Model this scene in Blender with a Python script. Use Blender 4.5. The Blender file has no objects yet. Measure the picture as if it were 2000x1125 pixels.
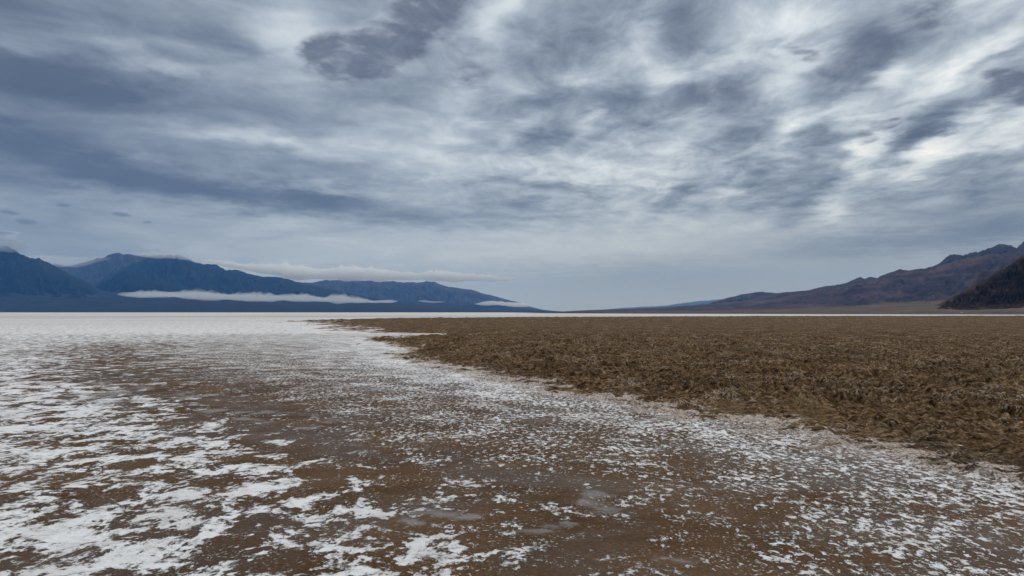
import bpy, math, random
import numpy as np

# ------------------------------------------------------------------ camera, sky, sun, exposure
F = 1327.0                    # focal length in pixels of a 2000 px wide frame
HOR = 610.0                   # photo row of the horizon
EYE = 1.6
PITCH = math.atan((HOR - 562.5) / F)
scene = bpy.context.scene
COL = scene.collection

cam_data = bpy.data.cameras.new("camera")
cam_data.sensor_width = 36.0
cam_data.lens = 36.0 * F / 2000.0
cam_data.clip_start = 0.1
cam_data.clip_end = 200000.0
cam = bpy.data.objects.new("camera", cam_data)
cam.location = (0, 0, EYE)
cam.rotation_euler = (math.pi / 2 + PITCH, 0, 0)
COL.objects.link(cam)
scene.camera = cam

scene.view_settings.view_transform = 'Standard'
scene.view_settings.look = 'None'
scene.view_settings.gamma = 1.0
scene.view_settings.exposure = 0.0
scene.cycles.use_denoising = True
scene.cycles.denoiser = 'OPENIMAGEDENOISE'
scene.cycles.denoising_input_passes = 'RGB_ALBEDO_NORMAL'
scene.cycles.denoising_prefilter = 'ACCURATE'
scene.cycles.max_bounces = 8
scene.cycles.volume_bounces = 6
scene.cycles.use_adaptive_sampling = True
scene.cycles.adaptive_threshold = 0.008


def ray(px, py):
    """world direction through a pixel of the photograph"""
    dx = (px - 1000.0) / F
    dy = (562.5 - py) / F
    c, s = math.cos(PITCH), math.sin(PITCH)
    return dx, c - s * dy, s + c * dy


def az_el(px, py):
    x, y, z = ray(px, py)
    return math.atan2(x, y), math.atan2(z, math.hypot(x, y))


def srgb(r, g, b):
    out = []
    for v in (r, g, b):
        v /= 255.0
        out.append(v / 12.92 if v <= 0.04045 else ((v + 0.055) / 1.055) ** 2.4)
    return (*out, 1.0)


class NT:
    """small helper for node trees"""
    def __init__(self, tree):
        self.t = tree
        self.n = tree.nodes
        self.l = tree.links

    def new(self, kind, **kw):
        n = self.n.new(kind)
        for k, v in kw.items():
            setattr(n, k, v)
        return n

    def put(self, sock, v):
        if v is None:
            return
        if hasattr(v, 'is_output'):
            self.l.new(v, sock)
        else:
            sock.default_value = v

    def math(self, op, a, b=None, c=None, clamp=False):
        n = self.new('ShaderNodeMath', operation=op, use_clamp=clamp)
        self.put(n.inputs[0], a)
        self.put(n.inputs[1], b)
        self.put(n.inputs[2], c)
        return n.outputs[0]

    def vmath(self, op, a, b=None, c=None):
        n = self.new('ShaderNodeVectorMath', operation=op)
        self.put(n.inputs[0], a)
        self.put(n.inputs[1], b)
        if c is not None:
            self.put(n.inputs[2], c)
        return n.outputs['Value'] if op in ('DOT_PRODUCT', 'LENGTH', 'DISTANCE') else n.outputs[0]

    def noise(self, vec, scale, detail=4.0, rough=0.5, dist=0.0, color=False, w=None):
        n = self.new('ShaderNodeTexNoise')
        n.noise_dimensions = '3D'
        self.put(n.inputs['Vector'], vec)
        n.inputs['Scale'].default_value = scale
        n.inputs['Detail'].default_value = detail
        n.inputs['Roughness'].default_value = rough
        n.inputs['Distortion'].default_value = dist
        return n.outputs['Color' if color else 'Fac']

    def mapr(self, v, a, b, c=0.0, d=1.0, smooth=False):
        n = self.new('ShaderNodeMapRange', interpolation_type='SMOOTHSTEP' if smooth else 'LINEAR')
        n.clamp = True
        self.put(n.inputs[0], v)
        self.put(n.inputs[1], a)
        self.put(n.inputs[2], b)
        self.put(n.inputs[3], c)
        self.put(n.inputs[4], d)
        return n.outputs[0]

    def mix(self, f, a, b, blend='MIX'):
        n = self.new('ShaderNodeMix', data_type='RGBA', blend_type=blend)
        self.put(n.inputs[0], f)
        self.put(n.inputs[6], a)
        self.put(n.inputs[7], b)
        return n.outputs[2]

    def fmix(self, f, a, b):
        n = self.new('ShaderNodeMix', data_type='FLOAT')
        self.put(n.inputs[0], f)
        self.put(n.inputs[2], a)
        self.put(n.inputs[3], b)
        return n.outputs[0]

    def ramp(self, f, stops, interp='LINEAR'):
        n = self.new('ShaderNodeValToRGB')
        r = n.color_ramp
        r.interpolation = interp
        r.elements.remove(r.elements[1])
        r.elements[0].position = stops[0][0]
        r.elements[0].color = stops[0][1]
        for p, c in stops[1:]:
            r.elements.new(p).color = c
        self.put(n.inputs[0], f)
        return n.outputs[0]

    def mapping(self, vec, loc=(0, 0, 0), rot=(0, 0, 0), scale=(1, 1, 1), kind='POINT'):
        n = self.new('ShaderNodeMapping', vector_type=kind)
        self.put(n.inputs[0], vec)
        n.inputs['Location'].default_value = loc
        n.inputs['Rotation'].default_value = rot
        n.inputs['Scale'].default_value = scale
        return n.outputs[0]

    def blob(self, vec, px, py, rx, ry, rot, amp, acc):
        """acc + amp * soft ellipse lying in (azimuth, elevation)"""
        a, e = az_el(px, py)
        sa = (az_el(px + 5, py)[0] - az_el(px - 5, py)[0]) / 10
        se = (az_el(px, py - 5)[1] - az_el(px, py + 5)[1]) / 10
        n = self.new('ShaderNodeTexGradient', gradient_type='SPHERICAL')
        m = n.texture_mapping
        m.vector_type = 'TEXTURE'
        m.translation = (a, e, 0)
        m.rotation = (0, 0, math.radians(rot))
        m.scale = (1.75 * rx * sa, 1.75 * ry * se, 1)
        self.put(n.inputs[0], vec)
        g = self.mapr(n.outputs['Fac'], 0.0, 1.0, 0.0, 1.0, True)
        return self.math('MULTIPLY_ADD', g, amp, acc)


SUN_EL, SUN_AZ = math.radians(48), math.radians(35)     # soft sun behind the overcast, ahead and to one side


def build_sky():
    world = bpy.data.worlds.new("World")
    scene.world = world
    world.use_nodes = True
    world.node_tree.nodes.clear()
    g = NT(world.node_tree)
    tc = g.new('ShaderNodeTexCoord')
    d = tc.outputs['Generated']
    sp = g.new('ShaderNodeSeparateXYZ')
    g.put(sp.inputs[0], d)
    x, y, z = sp.outputs
    zc = g.math('MAXIMUM', z, 0.0)
    az = g.math('ARCTAN2', x, y)
    el = g.math('ARCSINE', zc)
    cb = g.new('ShaderNodeCombineXYZ')
    g.put(cb.inputs[0], az)
    g.put(cb.inputs[1], el)
    A = cb.outputs[0]
    # the cloud sheet seen in perspective: streets of cloud converge on a point of the horizon
    zz = g.math('ADD', zc, 0.07)
    pc = g.new('ShaderNodeCombineXYZ')
    g.put(pc.inputs[0], g.math('DIVIDE', x, zz))
    g.put(pc.inputs[1], g.math('DIVIDE', y, zz))
    P0 = pc.outputs[0]
    P = g.mapping(P0, rot=(0, 0, math.radians(8)))
    # turbulence that bends every edge
    wn = g.noise(P, 1.3, 5, 0.55, color=True)
    w = g.vmath('SUBTRACT', wn, (0.5, 0.5, 0.5))
    high = g.mapr(el, 0.02, 0.22, 0.25, 1.0)
    wv = g.vmath('MULTIPLY', w, (0.11, 0.07, 0.0))
    ws = g.new('ShaderNodeVectorMath', operation='SCALE')
    g.put(ws.inputs[0], wv)
    g.put(ws.inputs['Scale'], high)
    wf = g.vmath('SUBTRACT', g.noise(g.mapping(P, loc=(3, 1, 2)), 5.5, 7, 0.62, color=True), (0.5, 0.5, 0.5))
    AW = g.vmath('ADD', g.vmath('ADD', A, ws.outputs[0]), g.vmath('MULTIPLY', wf, (0.060, 0.040, 0.0)))

    b = g.mapr(el, 0.47, 0.75, 0.60, 0.80)          # brighter overhead, out of the frame
    for bl in SKY_BLOBS:
        b = g.blob(AW, *bl, b)
    # texture of the cloud sheet
    side = g.mapr(az, -0.40, 0.22, 0.0, 1.0, True)
    e1 = g.mapr(el, 0.07, 0.20, 0.0, 1.0, True)
    n1 = g.noise(g.mapping(P, scale=(1.0, 0.55, 1.0)), 1.5, 8, 0.56, 0.3)
    PL = g.mapping(P, loc=(7, 3, 1), rot=(0, 0, 0.5), scale=(1.0, 0.72, 1.0))
    n2 = g.noise(PL, 5.2, 11, 0.70, 0.5)
    l2 = g.noise(g.mapping(PL, loc=(0.04, 0.06, 0.0)), 5.2, 6, 0.60, 0.5)     # lumps shaded from the bright side of the sheet
    n3 = g.noise(g.mapping(A, rot=(0, 0, math.radians(-4)), scale=(1.0, 4.2, 1.0)), 6.0, 8, 0.56, 0.5)
    t1 = g.math('MULTIPLY', g.math('SUBTRACT', n1, 0.5), g.math('MULTIPLY', e1, g.fmix(side, 0.22, 0.48)))
    t2 = g.math('MULTIPLY', g.math('SUBTRACT', n2, 0.5), g.math('MULTIPLY', e1, g.fmix(side, 0.18, 0.70)))
    t4 = g.math('MULTIPLY', g.math('SUBTRACT', l2, n2), g.math('MULTIPLY', e1, g.fmix(side, 0.10, 0.58)))
    t3 = g.math('MULTIPLY', g.math('SUBTRACT', n3, 0.5), g.math('MULTIPLY', g.mapr(el, 0.015, 0.12, 0.08, 1.0, True), g.fmix(side, 0.34, 0.12)))
    b = g.math('ADD', g.math('ADD', b, t4), g.math('ADD', t1, g.math('ADD', t2, t3)))
    col = g.ramp(b, [(0.0, srgb(58, 66, 80)), (0.36, srgb(86, 95, 111)), (0.45, srgb(107, 117, 132)),
                     (0.55, srgb(135, 146, 160)), (0.65, srgb(165, 176, 188)), (0.75, srgb(195, 205, 213)),
                     (0.85, srgb(217, 224, 229)), (1.0, srgb(245, 246, 245))])
    # ragged low clouds drifting under the sheet
    s = 0.0
    en = g.noise(g.mapping(P, loc=(2, 9, 4)), 6.5, 9, 0.62, 0.4)
    en2 = g.noise(g.mapping(A, loc=(3, 1, 0), scale=(1, 1.6, 1)), 42.0, 6, 0.6, 0.3)
    for bl in SCUD_BLOBS:
        s = g.blob(AW, *bl, s)
    s = g.math('MINIMUM', s, 1.0)
    sd = g.math('ADD', s, g.math('MULTIPLY', g.math('SUBTRACT', en, 0.5), 0.55))
    sd = g.math('ADD', sd, g.math('MULTIPLY', g.math('SUBTRACT', en2, 0.5), 0.35))
    sm = g.math('MULTIPLY', g.mapr(sd, 0.08, 1.05, 0.0, 0.95, True), g.mapr(s, 0.08, 0.3, 0.0, 1.0))
    shade = g.math('ADD', g.math('MULTIPLY', sd, 0.5), g.math('MULTIPLY', g.math('SUBTRACT', en, l2), 1.0))
    scol = g.ramp(shade, [(0.06, srgb(176, 185, 196)), (0.25, srgb(138, 146, 160)), (0.48, srgb(104, 111, 125)), (0.8, srgb(82, 88, 103))])
    col = g.mix(sm, col, scol)
    # small dark lens clouds far off
    s2 = 0.0
    for bl in PUFF_BLOBS:
        s2 = g.blob(A, *bl, s2)
    s2 = g.math('ADD', s2, g.math('MULTIPLY', g.math('SUBTRACT', en2, 0.5), 0.8))
    col = g.mix(g.mapr(s2, 0.35, 0.8, 0.0, 0.75, True), col, srgb(92, 104, 124))

    sky = g.new('ShaderNodeTexSky', sky_type='NISHITA')
    sky.sun_disc = False
    sky.sun_elevation = SUN_EL
    sky.sun_rotation = SUN_AZ
    cl = g.new('ShaderNodeVectorMath', operation='SCALE')
    g.put(cl.inputs[0], col)
    cl.inputs['Scale'].default_value = SKY_GAIN
    out = g.mix(0.97, sky.outputs[0], cl.outputs[0])
    bg = g.new('ShaderNodeBackground')
    g.put(bg.inputs[0], out)
    bg.inputs[1].default_value = 0.1
    wo = g.new('ShaderNodeOutputWorld')
    g.l.new(bg.outputs[0], wo.inputs[0])
    world.cycles.sampling_method = 'MANUAL'
    world.cycles.sample_map_resolution = 512


SKY_GAIN = 11.0
# photo column, row, half width, half height, tilt (deg, anticlockwise), brightness
SKY_BLOBS = [
    # overall slopes
    (150, 190, 520, 260, 0, -0.102), (60, 120, 330, 90, -3, -0.06), (1650, 120, 560, 240, 10, 0.1),
    # left half
    (190, 165, 270, 62, -3, -0.085), (120, 260, 200, 50, -5, -0.04), (130, 20, 260, 40, 0, -0.03),
    (230, 20, 330, 40, 0, -0.043), (300, 112, 130, 14, -4, 0.111), (60, 75, 170, 16, 0, 0.051),
    (110, 150, 260, 46, -3, -0.06), (590, 75, 75, 95, 20, 0.145), (470, 85, 90, 18, -8, -0.06),
    (500, 262, 260, 24, -2, 0.111), (545, 258, 45, 12, 0, 0.06), (390, 262, 80, 8, 0, 0.043),
    (760, 235, 180, 40, -5, 0.025), (690, 180, 170, 30, -8, -0.043),
    (40, 300, 190, 60, -6, -0.085), (230, 345, 270, 34, -8, -0.102), (480, 375, 260, 32, -6, -0.128),
    (700, 410, 220, 24, -4, -0.093), (590, 320, 160, 26, -6, -0.06), (500, 308, 70, 14, -4, 0.068),
    (640, 365, 100, 10, -6, 0.06), (850, 300, 110, 36, -8, 0.102), (60, 440, 170, 40, 0, -0.051),
    (330, 440, 300, 24, 0, 0.025), (900, 395, 180, 18, -2, -0.043), (970, 420, 150, 22, 0, -0.051),
    (180, 500, 160, 30, 0, -0.06), (520, 490, 220, 30, 0, 0.034),
    # middle
    (965, 30, 46, 40, 30, 0.187), (900, 150, 60, 50, 20, 0.051), (1110, 80, 120, 46, 20, -0.135),
    (1040, 190, 66, 26, 12, -0.189), (1130, 190, 60, 24, 10, -0.108), (1070, 275, 46, 30, 20, -0.162),
    (1160, 230, 26, 14, 20, 0.14), (1300, 165, 40, 30, 10, 0.14), (1220, 200, 90, 30, 16, -0.108),
    (1240, 255, 70, 22, 18, -0.135), (1190, 345, 110, 18, -6, 0.15), (1060, 320, 90, 26, 16, 0.06),
    (1010, 365, 120, 16, -4, -0.081), (1380, 190, 76, 34, 8, -0.297), (1350, 55, 60, 60, 20, -0.162),
    (1450, 130, 90, 22, 10, -0.081), (1490, 205, 90, 20, 10, -0.135), (1420, 270, 80, 30, 16, -0.121),
    (1330, 300, 60, 16, 10, 0.06),
    # cloud streets lower right
    (1500, 345, 56, 50, 58, -0.23), (1600, 320, 62, 54, 48, -0.23), (1560, 400, 60, 20, 40, -0.108),
    (1340, 375, 60, 24, 40, -0.121), (1430, 330, 60, 14, 50, -0.068), (1545, 300, 20, 50, -50, 0.08),
    (1590, 262, 56, 22, 10, -0.176), (1540, 258, 22, 16, 20, 0.12), (1625, 410, 36, 24, 20, 0.15),
    (1660, 345, 40, 18, 40, 0.1),
    # right
    (1555, 35, 60, 40, 0, 0.2), (1480, 95, 60, 26, 10, 0.1), (1655, 140, 90, 42, 18, -0.378),
    (1710, 70, 130, 34, 16, -0.162), (1560, 180, 60, 20, 10, 0.06), (1700, 275, 36, 26, 30, 0.22),
    (1850, 285, 120, 22, 26, 0.20), (1980, 240, 70, 26, 24, 0.16), (1800, 262, 70, 28, 40, -0.25),
    (1880, 130, 120, 20, 30, 0.12), (1900, 60, 160, 22, 30, -0.068), (1960, 110, 120, 16, 32, -0.108),
    (1900, 205, 110, 22, 26, -0.135), (1770, 140, 30, 30, 0, 0.12), (1960, 300, 90, 32, 14, -0.095),
    (1900, 390, 170, 40, 8, -0.081), (1800, 465, 320, 26, 2, -0.12), (1960, 440, 110, 50, 0, -0.05),
    # low sky
    (1180, 470, 320, 42, 0, 0.07), (900, 500, 300, 34, 0, 0.051), (1350, 540, 420, 34, 0, -0.03),
]
SCUD_BLOBS = [
    (700, 118, 70, 50, 8, 1.1), (655, 92, 46, 40, 20, 0.6), (775, 75, 95, 50, 30, 1.0), (855, 28, 105, 52, 20, 1.0), (930, 95, 50, 34, 15, 0.5),
    (622, 98, 20, 36, 0, 0.6), (915, 132, 46, 20, 10, 0.6),
    (1665, 115, 80, 44, 24, 0.72), (1810, 8, 84, 22, -3, 0.95),
    (1978, 168, 60, 32, 5, 1.3), (1690, 238, 30, 18, 0, 0.8), (1750, 228, 34, 14, 0, 0.75), (1712, 262, 16, 9, 10, 0.7),
    (1555, 95, 36, 14, -28, 0.8), (1400, 185, 70, 34, 10, 0.6),
    (0, 468, 40, 22, 0, 0.9),
]
PUFF_BLOBS = [
    (18, 415, 24, 5, -6, 0.9), (52, 433, 32, 7, 0, 0.9), (125, 401, 20, 5, 0, 0.85), (238, 419, 24, 5, -3, 1.0), (288, 434, 12, 3.5, 0, 0.7),
    (205, 491, 18, 4, 0, 0.5), (285, 489, 18, 4, 0, 0.5),
]
build_sky()

sun_data = bpy.data.lights.new("sun", 'SUN')
sun_data.energy = 1.2
sun_data.angle = math.radians(20)
sun_data.color = (1.0, 0.96, 0.9)
sun = bpy.data.objects.new("sun", sun_data)
sdir = (math.sin(SUN_AZ) * math.cos(SUN_EL), math.cos(SUN_AZ) * math.cos(SUN_EL), math.sin(SUN_EL))
sun.location = tuple(c * 100 for c in sdir)
sun.rotation_euler = (math.pi / 2 - SUN_EL, 0, math.pi - SUN_AZ)
COL.objects.link(sun)


# ------------------------------------------------------------------ numpy noise
def _hash(ix, iy, seed):
    h = (ix.astype(np.int64) * 374761393 + iy.astype(np.int64) * 668265263 + seed * 1442695041) & 0xFFFFFFFF
    h = ((h ^ (h >> 13)) * 1274126177) & 0xFFFFFFFF
    h = ((h ^ (h >> 16)) * 2246822519) & 0xFFFFFFFF
    return (h ^ (h >> 15)) & 0xFFFF


_ANG = np.linspace(0, 2 * np.pi, 256, endpoint=False)
_GX, _GY = np.cos(_ANG), np.sin(_ANG)


def perlin(x, y, seed=0):
    x = np.asarray(x, dtype=np.float64)
    y = np.asarray(y, dtype=np.float64)
    ix, iy = np.floor(x), np.floor(y)
    fx, fy = x - ix, y - iy
    u, v = fx * fx * fx * (fx * (fx * 6 - 15) + 10), fy * fy * fy * (fy * (fy * 6 - 15) + 10)

    def gr(dx, dy):
        h = _hash(ix + dx, iy + dy, seed) & 255
        return _GX[h] * (fx - dx) + _GY[h] * (fy - dy)
    a = gr(0, 0) + u * (gr(1, 0) - gr(0, 0))
    b = gr(0, 1) + u * (gr(1, 1) - gr(0, 1))
    return 1.5 * (a + v * (b - a))


def fbm(x, y, oct=5, gain=0.5, seed=0):
    s, a, t = 0.0, 1.0, 0.0
    for i in range(oct):
        s = s + a * perlin(x, y, seed + i * 17)
        t += a
        a *= gain
        x, y = x * 2.03 + 13.7, y * 2.03 - 7.1
    return s / t


def ridged(x, y, oct=5, gain=0.5, seed=0):
    s, a, t = 0.0, 1.0, 0.0
    for i in range(oct):
        n = 1.0 - np.abs(perlin(x, y, seed + i * 31)) * 1.6
        s = s + a * n * np.abs(n)
        t += a
        a *= gain
        x, y = x * 2.07 + 5.3, y * 2.07 + 9.9
    return s / t


def sstep(a, b, v):
    t = np.clip((v - a) / (b - a), 0, 1)
    return t * t * (3 - 2 * t)


def grid_mesh(name, pts, closed_u=False, attrs=None):
    """pts: (rows, cols, 3) -> one mesh of quads"""
    r, c, _ = pts.shape
    me = bpy.data.meshes.new(name)
    idx = np.arange(r * c).reshape(r, c)
    if closed_u:
        nx = np.roll(idx, -1, axis=1)
        q = np.stack([idx[:-1], nx[:-1], nx[1:], idx[1:]], -1).reshape(-1, 4)
    else:
        q = np.stack([idx[:-1, :-1], idx[:-1, 1:], idx[1:, 1:], idx[1:, :-1]], -1).reshape(-1, 4)
    me.vertices.add(r * c)
    me.vertices.foreach_set('co', pts.astype(np.float32).ravel())
    me.loops.add(q.size)
    me.loops.foreach_set('vertex_index', q.astype(np.int32).ravel())
    me.polygons.add(len(q))
    me.polygons.foreach_set('loop_start', (np.arange(len(q)) * 4).astype(np.int32))
    me.polygons.foreach_set('use_smooth', np.ones(len(q), dtype=bool))
    for k, v in (attrs or {}).items():
        at = me.attributes.new(k, 'FLOAT', 'POINT')
        at.data.foreach_set('value', v.astype(np.float32).ravel())
    me.update()
    return me


def tri_mesh(name, verts, faces, smooth=True):
    me = bpy.data.meshes.new(name)
    me.from_pydata([tuple(v) for v in verts], [], [tuple(f) for f in faces])
    me.polygons.foreach_set('use_smooth', np.full(len(me.polygons), smooth, dtype=bool))
    me.update()
    return me


def put(name, me, mat, label, cat, kind=None, group=None, parent=None):
    o = bpy.data.objects.new(name, me)
    COL.objects.link(o)
    if mat is not None:
        me.materials.append(mat)
    if parent is not None:
        o.parent = parent
        return o
    o['label'] = label
    o['category'] = cat
    if kind:
        o['kind'] = kind
    if group:
        o['group'] = group
    return o


def material(name):
    m = bpy.data.materials.new(name)
    m.use_nodes = True
    m.node_tree.nodes.clear()
    return m, NT(m.node_tree)


def finish(g, color, rough=0.9, normal=None, spec=0.3):
    p = g.new('ShaderNodeBsdfPrincipled')
    g.put(p.inputs['Base Color'], color)
    g.put(p.inputs['Roughness'], rough)
    g.put(p.inputs['Specular IOR Level'], spec)
    if normal is not None:
        g.put(p.inputs['Normal'], normal)
    o = g.new('ShaderNodeOutputMaterial')
    g.l.new(p.outputs[0], o.inputs[0])
    return p


def rgb(r, g, b):
    return (r, g, b, 1.0)


# ------------------------------------------------------------------ the playa floor
def ground_xy(px, py):
    x, y, z = ray(px, py)
    t = EYE / -z
    return x * t, y * t


# foot of the rough salt-mud field, photo points from far to near
EDGE_PX = [(600, 627), (640, 634), (690, 648), (720, 668), (745, 690), (800, 712), (900, 735), (1000, 754), (1150, 784),
           (1300, 811), (1500, 855), (1700, 895), (1850, 925), (2000, 960)]
EDGE = np.array([ground_xy(*p) for p in EDGE_PX])
EDGE = np.vstack([EDGE, [[5.6, 4.6], [8.5, 2.5], [14.0, -3.0], [22, -12], [60, -60]]])
FAR_PX = [(560, 628), (600, 625.5), (700, 623.5), (800, 622), (1000, 620.3), (1300, 618.6), (1700, 617.2), (2000, 616.8)]
FAR = np.array([ground_xy(*p) for p in FAR_PX])

# salt cover seen along rows of the photo: column, row, cover, share of fine speckle
COVER = """0 613 .97 0;500 613 .97 0;1000 613 .97 0;2000 613 .97 0;0 618 .84 0;300 618.5 .84 0;700 618 .9 0;1000 617 .95 0;1500 615 .96 0;2000 614.5 .96 0
0 630 .93 0;300 630 .93 0;600 630 .93 .2;0 645 .95 0;200 646 .97 0;400 647 .97 0;600 645 .92 .3;720 640 .9 .5
0 660 .9 0;150 660 .86 0;300 660 .78 .3;450 660 .74 .8;600 660 .78 1;700 660 .82 1
0 680 .88 0;60 680 .85 0;150 680 .5 0;210 681 .25 0;280 680 .55 .3;400 682 .63 1;550 680 .63 1;680 680 .76 1
0 705 .88 0;100 705 .76 0;160 705 .18 0;230 705 .28 .2;350 705 .5 .8;500 705 .52 1;650 705 .6 1;760 705 .76 1
0 735 .86 0;110 735 .56 0;180 735 .1 0;270 735 .2 .3;400 735 .3 .8;550 735 .38 1;700 735 .5 1;850 735 .66 1
0 765 .86 0;120 765 .76 0;200 765 .45 0;300 765 .13 .2;450 765 .18 .5;600 765 .28 1;800 765 .42 1;980 765 .56 1
0 800 .84 0;200 800 .76 0;300 800 .46 0;400 800 .08 .2;520 800 .12 .6;700 800 .27 1;900 800 .35 1;1100 800 .42 1
0 840 .77 0;200 840 .72 0;380 840 .6 0;500 840 .1 .2;650 840 .17 .7;800 840 .27 1;1000 840 .3 1;1250 840 .4 1
0 880 .7 0;200 880 .68 0;400 880 .62 0;520 880 .33 0;650 880 .16 .5;800 880 .2 .8;1000 880 .24 1;1300 880 .3 1;1500 880 .38 1
0 920 .6 0;150 920 .6 0;300 920 .5 0;420 920 .6 0;560 920 .42 0;700 920 .24 .2;850 920 .2 .5;1100 920 .18 .8;1400 920 .28 1;1700 925 .36 1
0 970 .42 0;120 970 .5 0;250 970 .62 0;420 970 .55 0;560 970 .62 0;680 970 .3 0;850 970 .19 .2;1050 970 .13 .4;1300 970 .19 .7;1600 970 .3 1;1900 975 .36 1
0 1020 .84 0;150 1020 .8 0;300 1020 .6 0;480 1020 .58 0;640 1020 .58 0;780 1020 .25 0;1000 1020 .22 .1;1200 1020 .19 .3;1400 1020 .17 .6;1600 1020 .3 1;1800 1020 .3 1;2000 1020 .32 1
0 1070 .9 0;150 1070 .88 0;300 1070 .6 0;450 1070 .55 0;600 1070 .68 0;720 1070 .6 0;850 1070 .3 0;1000 1070 .2 0;1200 1070 .2 .3;1400 1070 .18 .6;1600 1070 .38 .9;1850 1070 .34 1
0 1120 .78 0;100 1120 .88 0;250 1120 .7 0;400 1120 .55 0;600 1120 .63 0;750 1120 .65 0;850 1120 .58 0;1000 1120 .25 0;1200 1120 .21 .2;1400 1120 .22 .5;1700 1120 .35 .9;1950 1120 .3 1"""
FILM_PX = [(215, 768, 62, 14), (190, 748, 45, 6), (230, 784, 60, 7), (290, 757, 40, 4), (412, 803, 38, 7), (470, 806, 30, 5), (520, 806, 42, 6),
           (475, 818, 36, 5), (500, 826, 44, 6), (380, 774, 60, 6), (650, 822, 50, 5), (605, 835, 40, 5), (850, 1003, 60, 16), (800, 1018, 30, 12),
           (920, 1010, 40, 10), (1165, 972, 60, 22), (1190, 1000, 50, 16), (1050, 1035, 60, 12), (1110, 1022, 30, 8), (1330, 1095, 50, 10), (850, 1085, 40, 8)]
BAND_PX = [(0, 619.3), (200, 619.2), (400, 618.6), (600, 617.8), (900, 617.4)]      # tan band across the far salt


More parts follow.
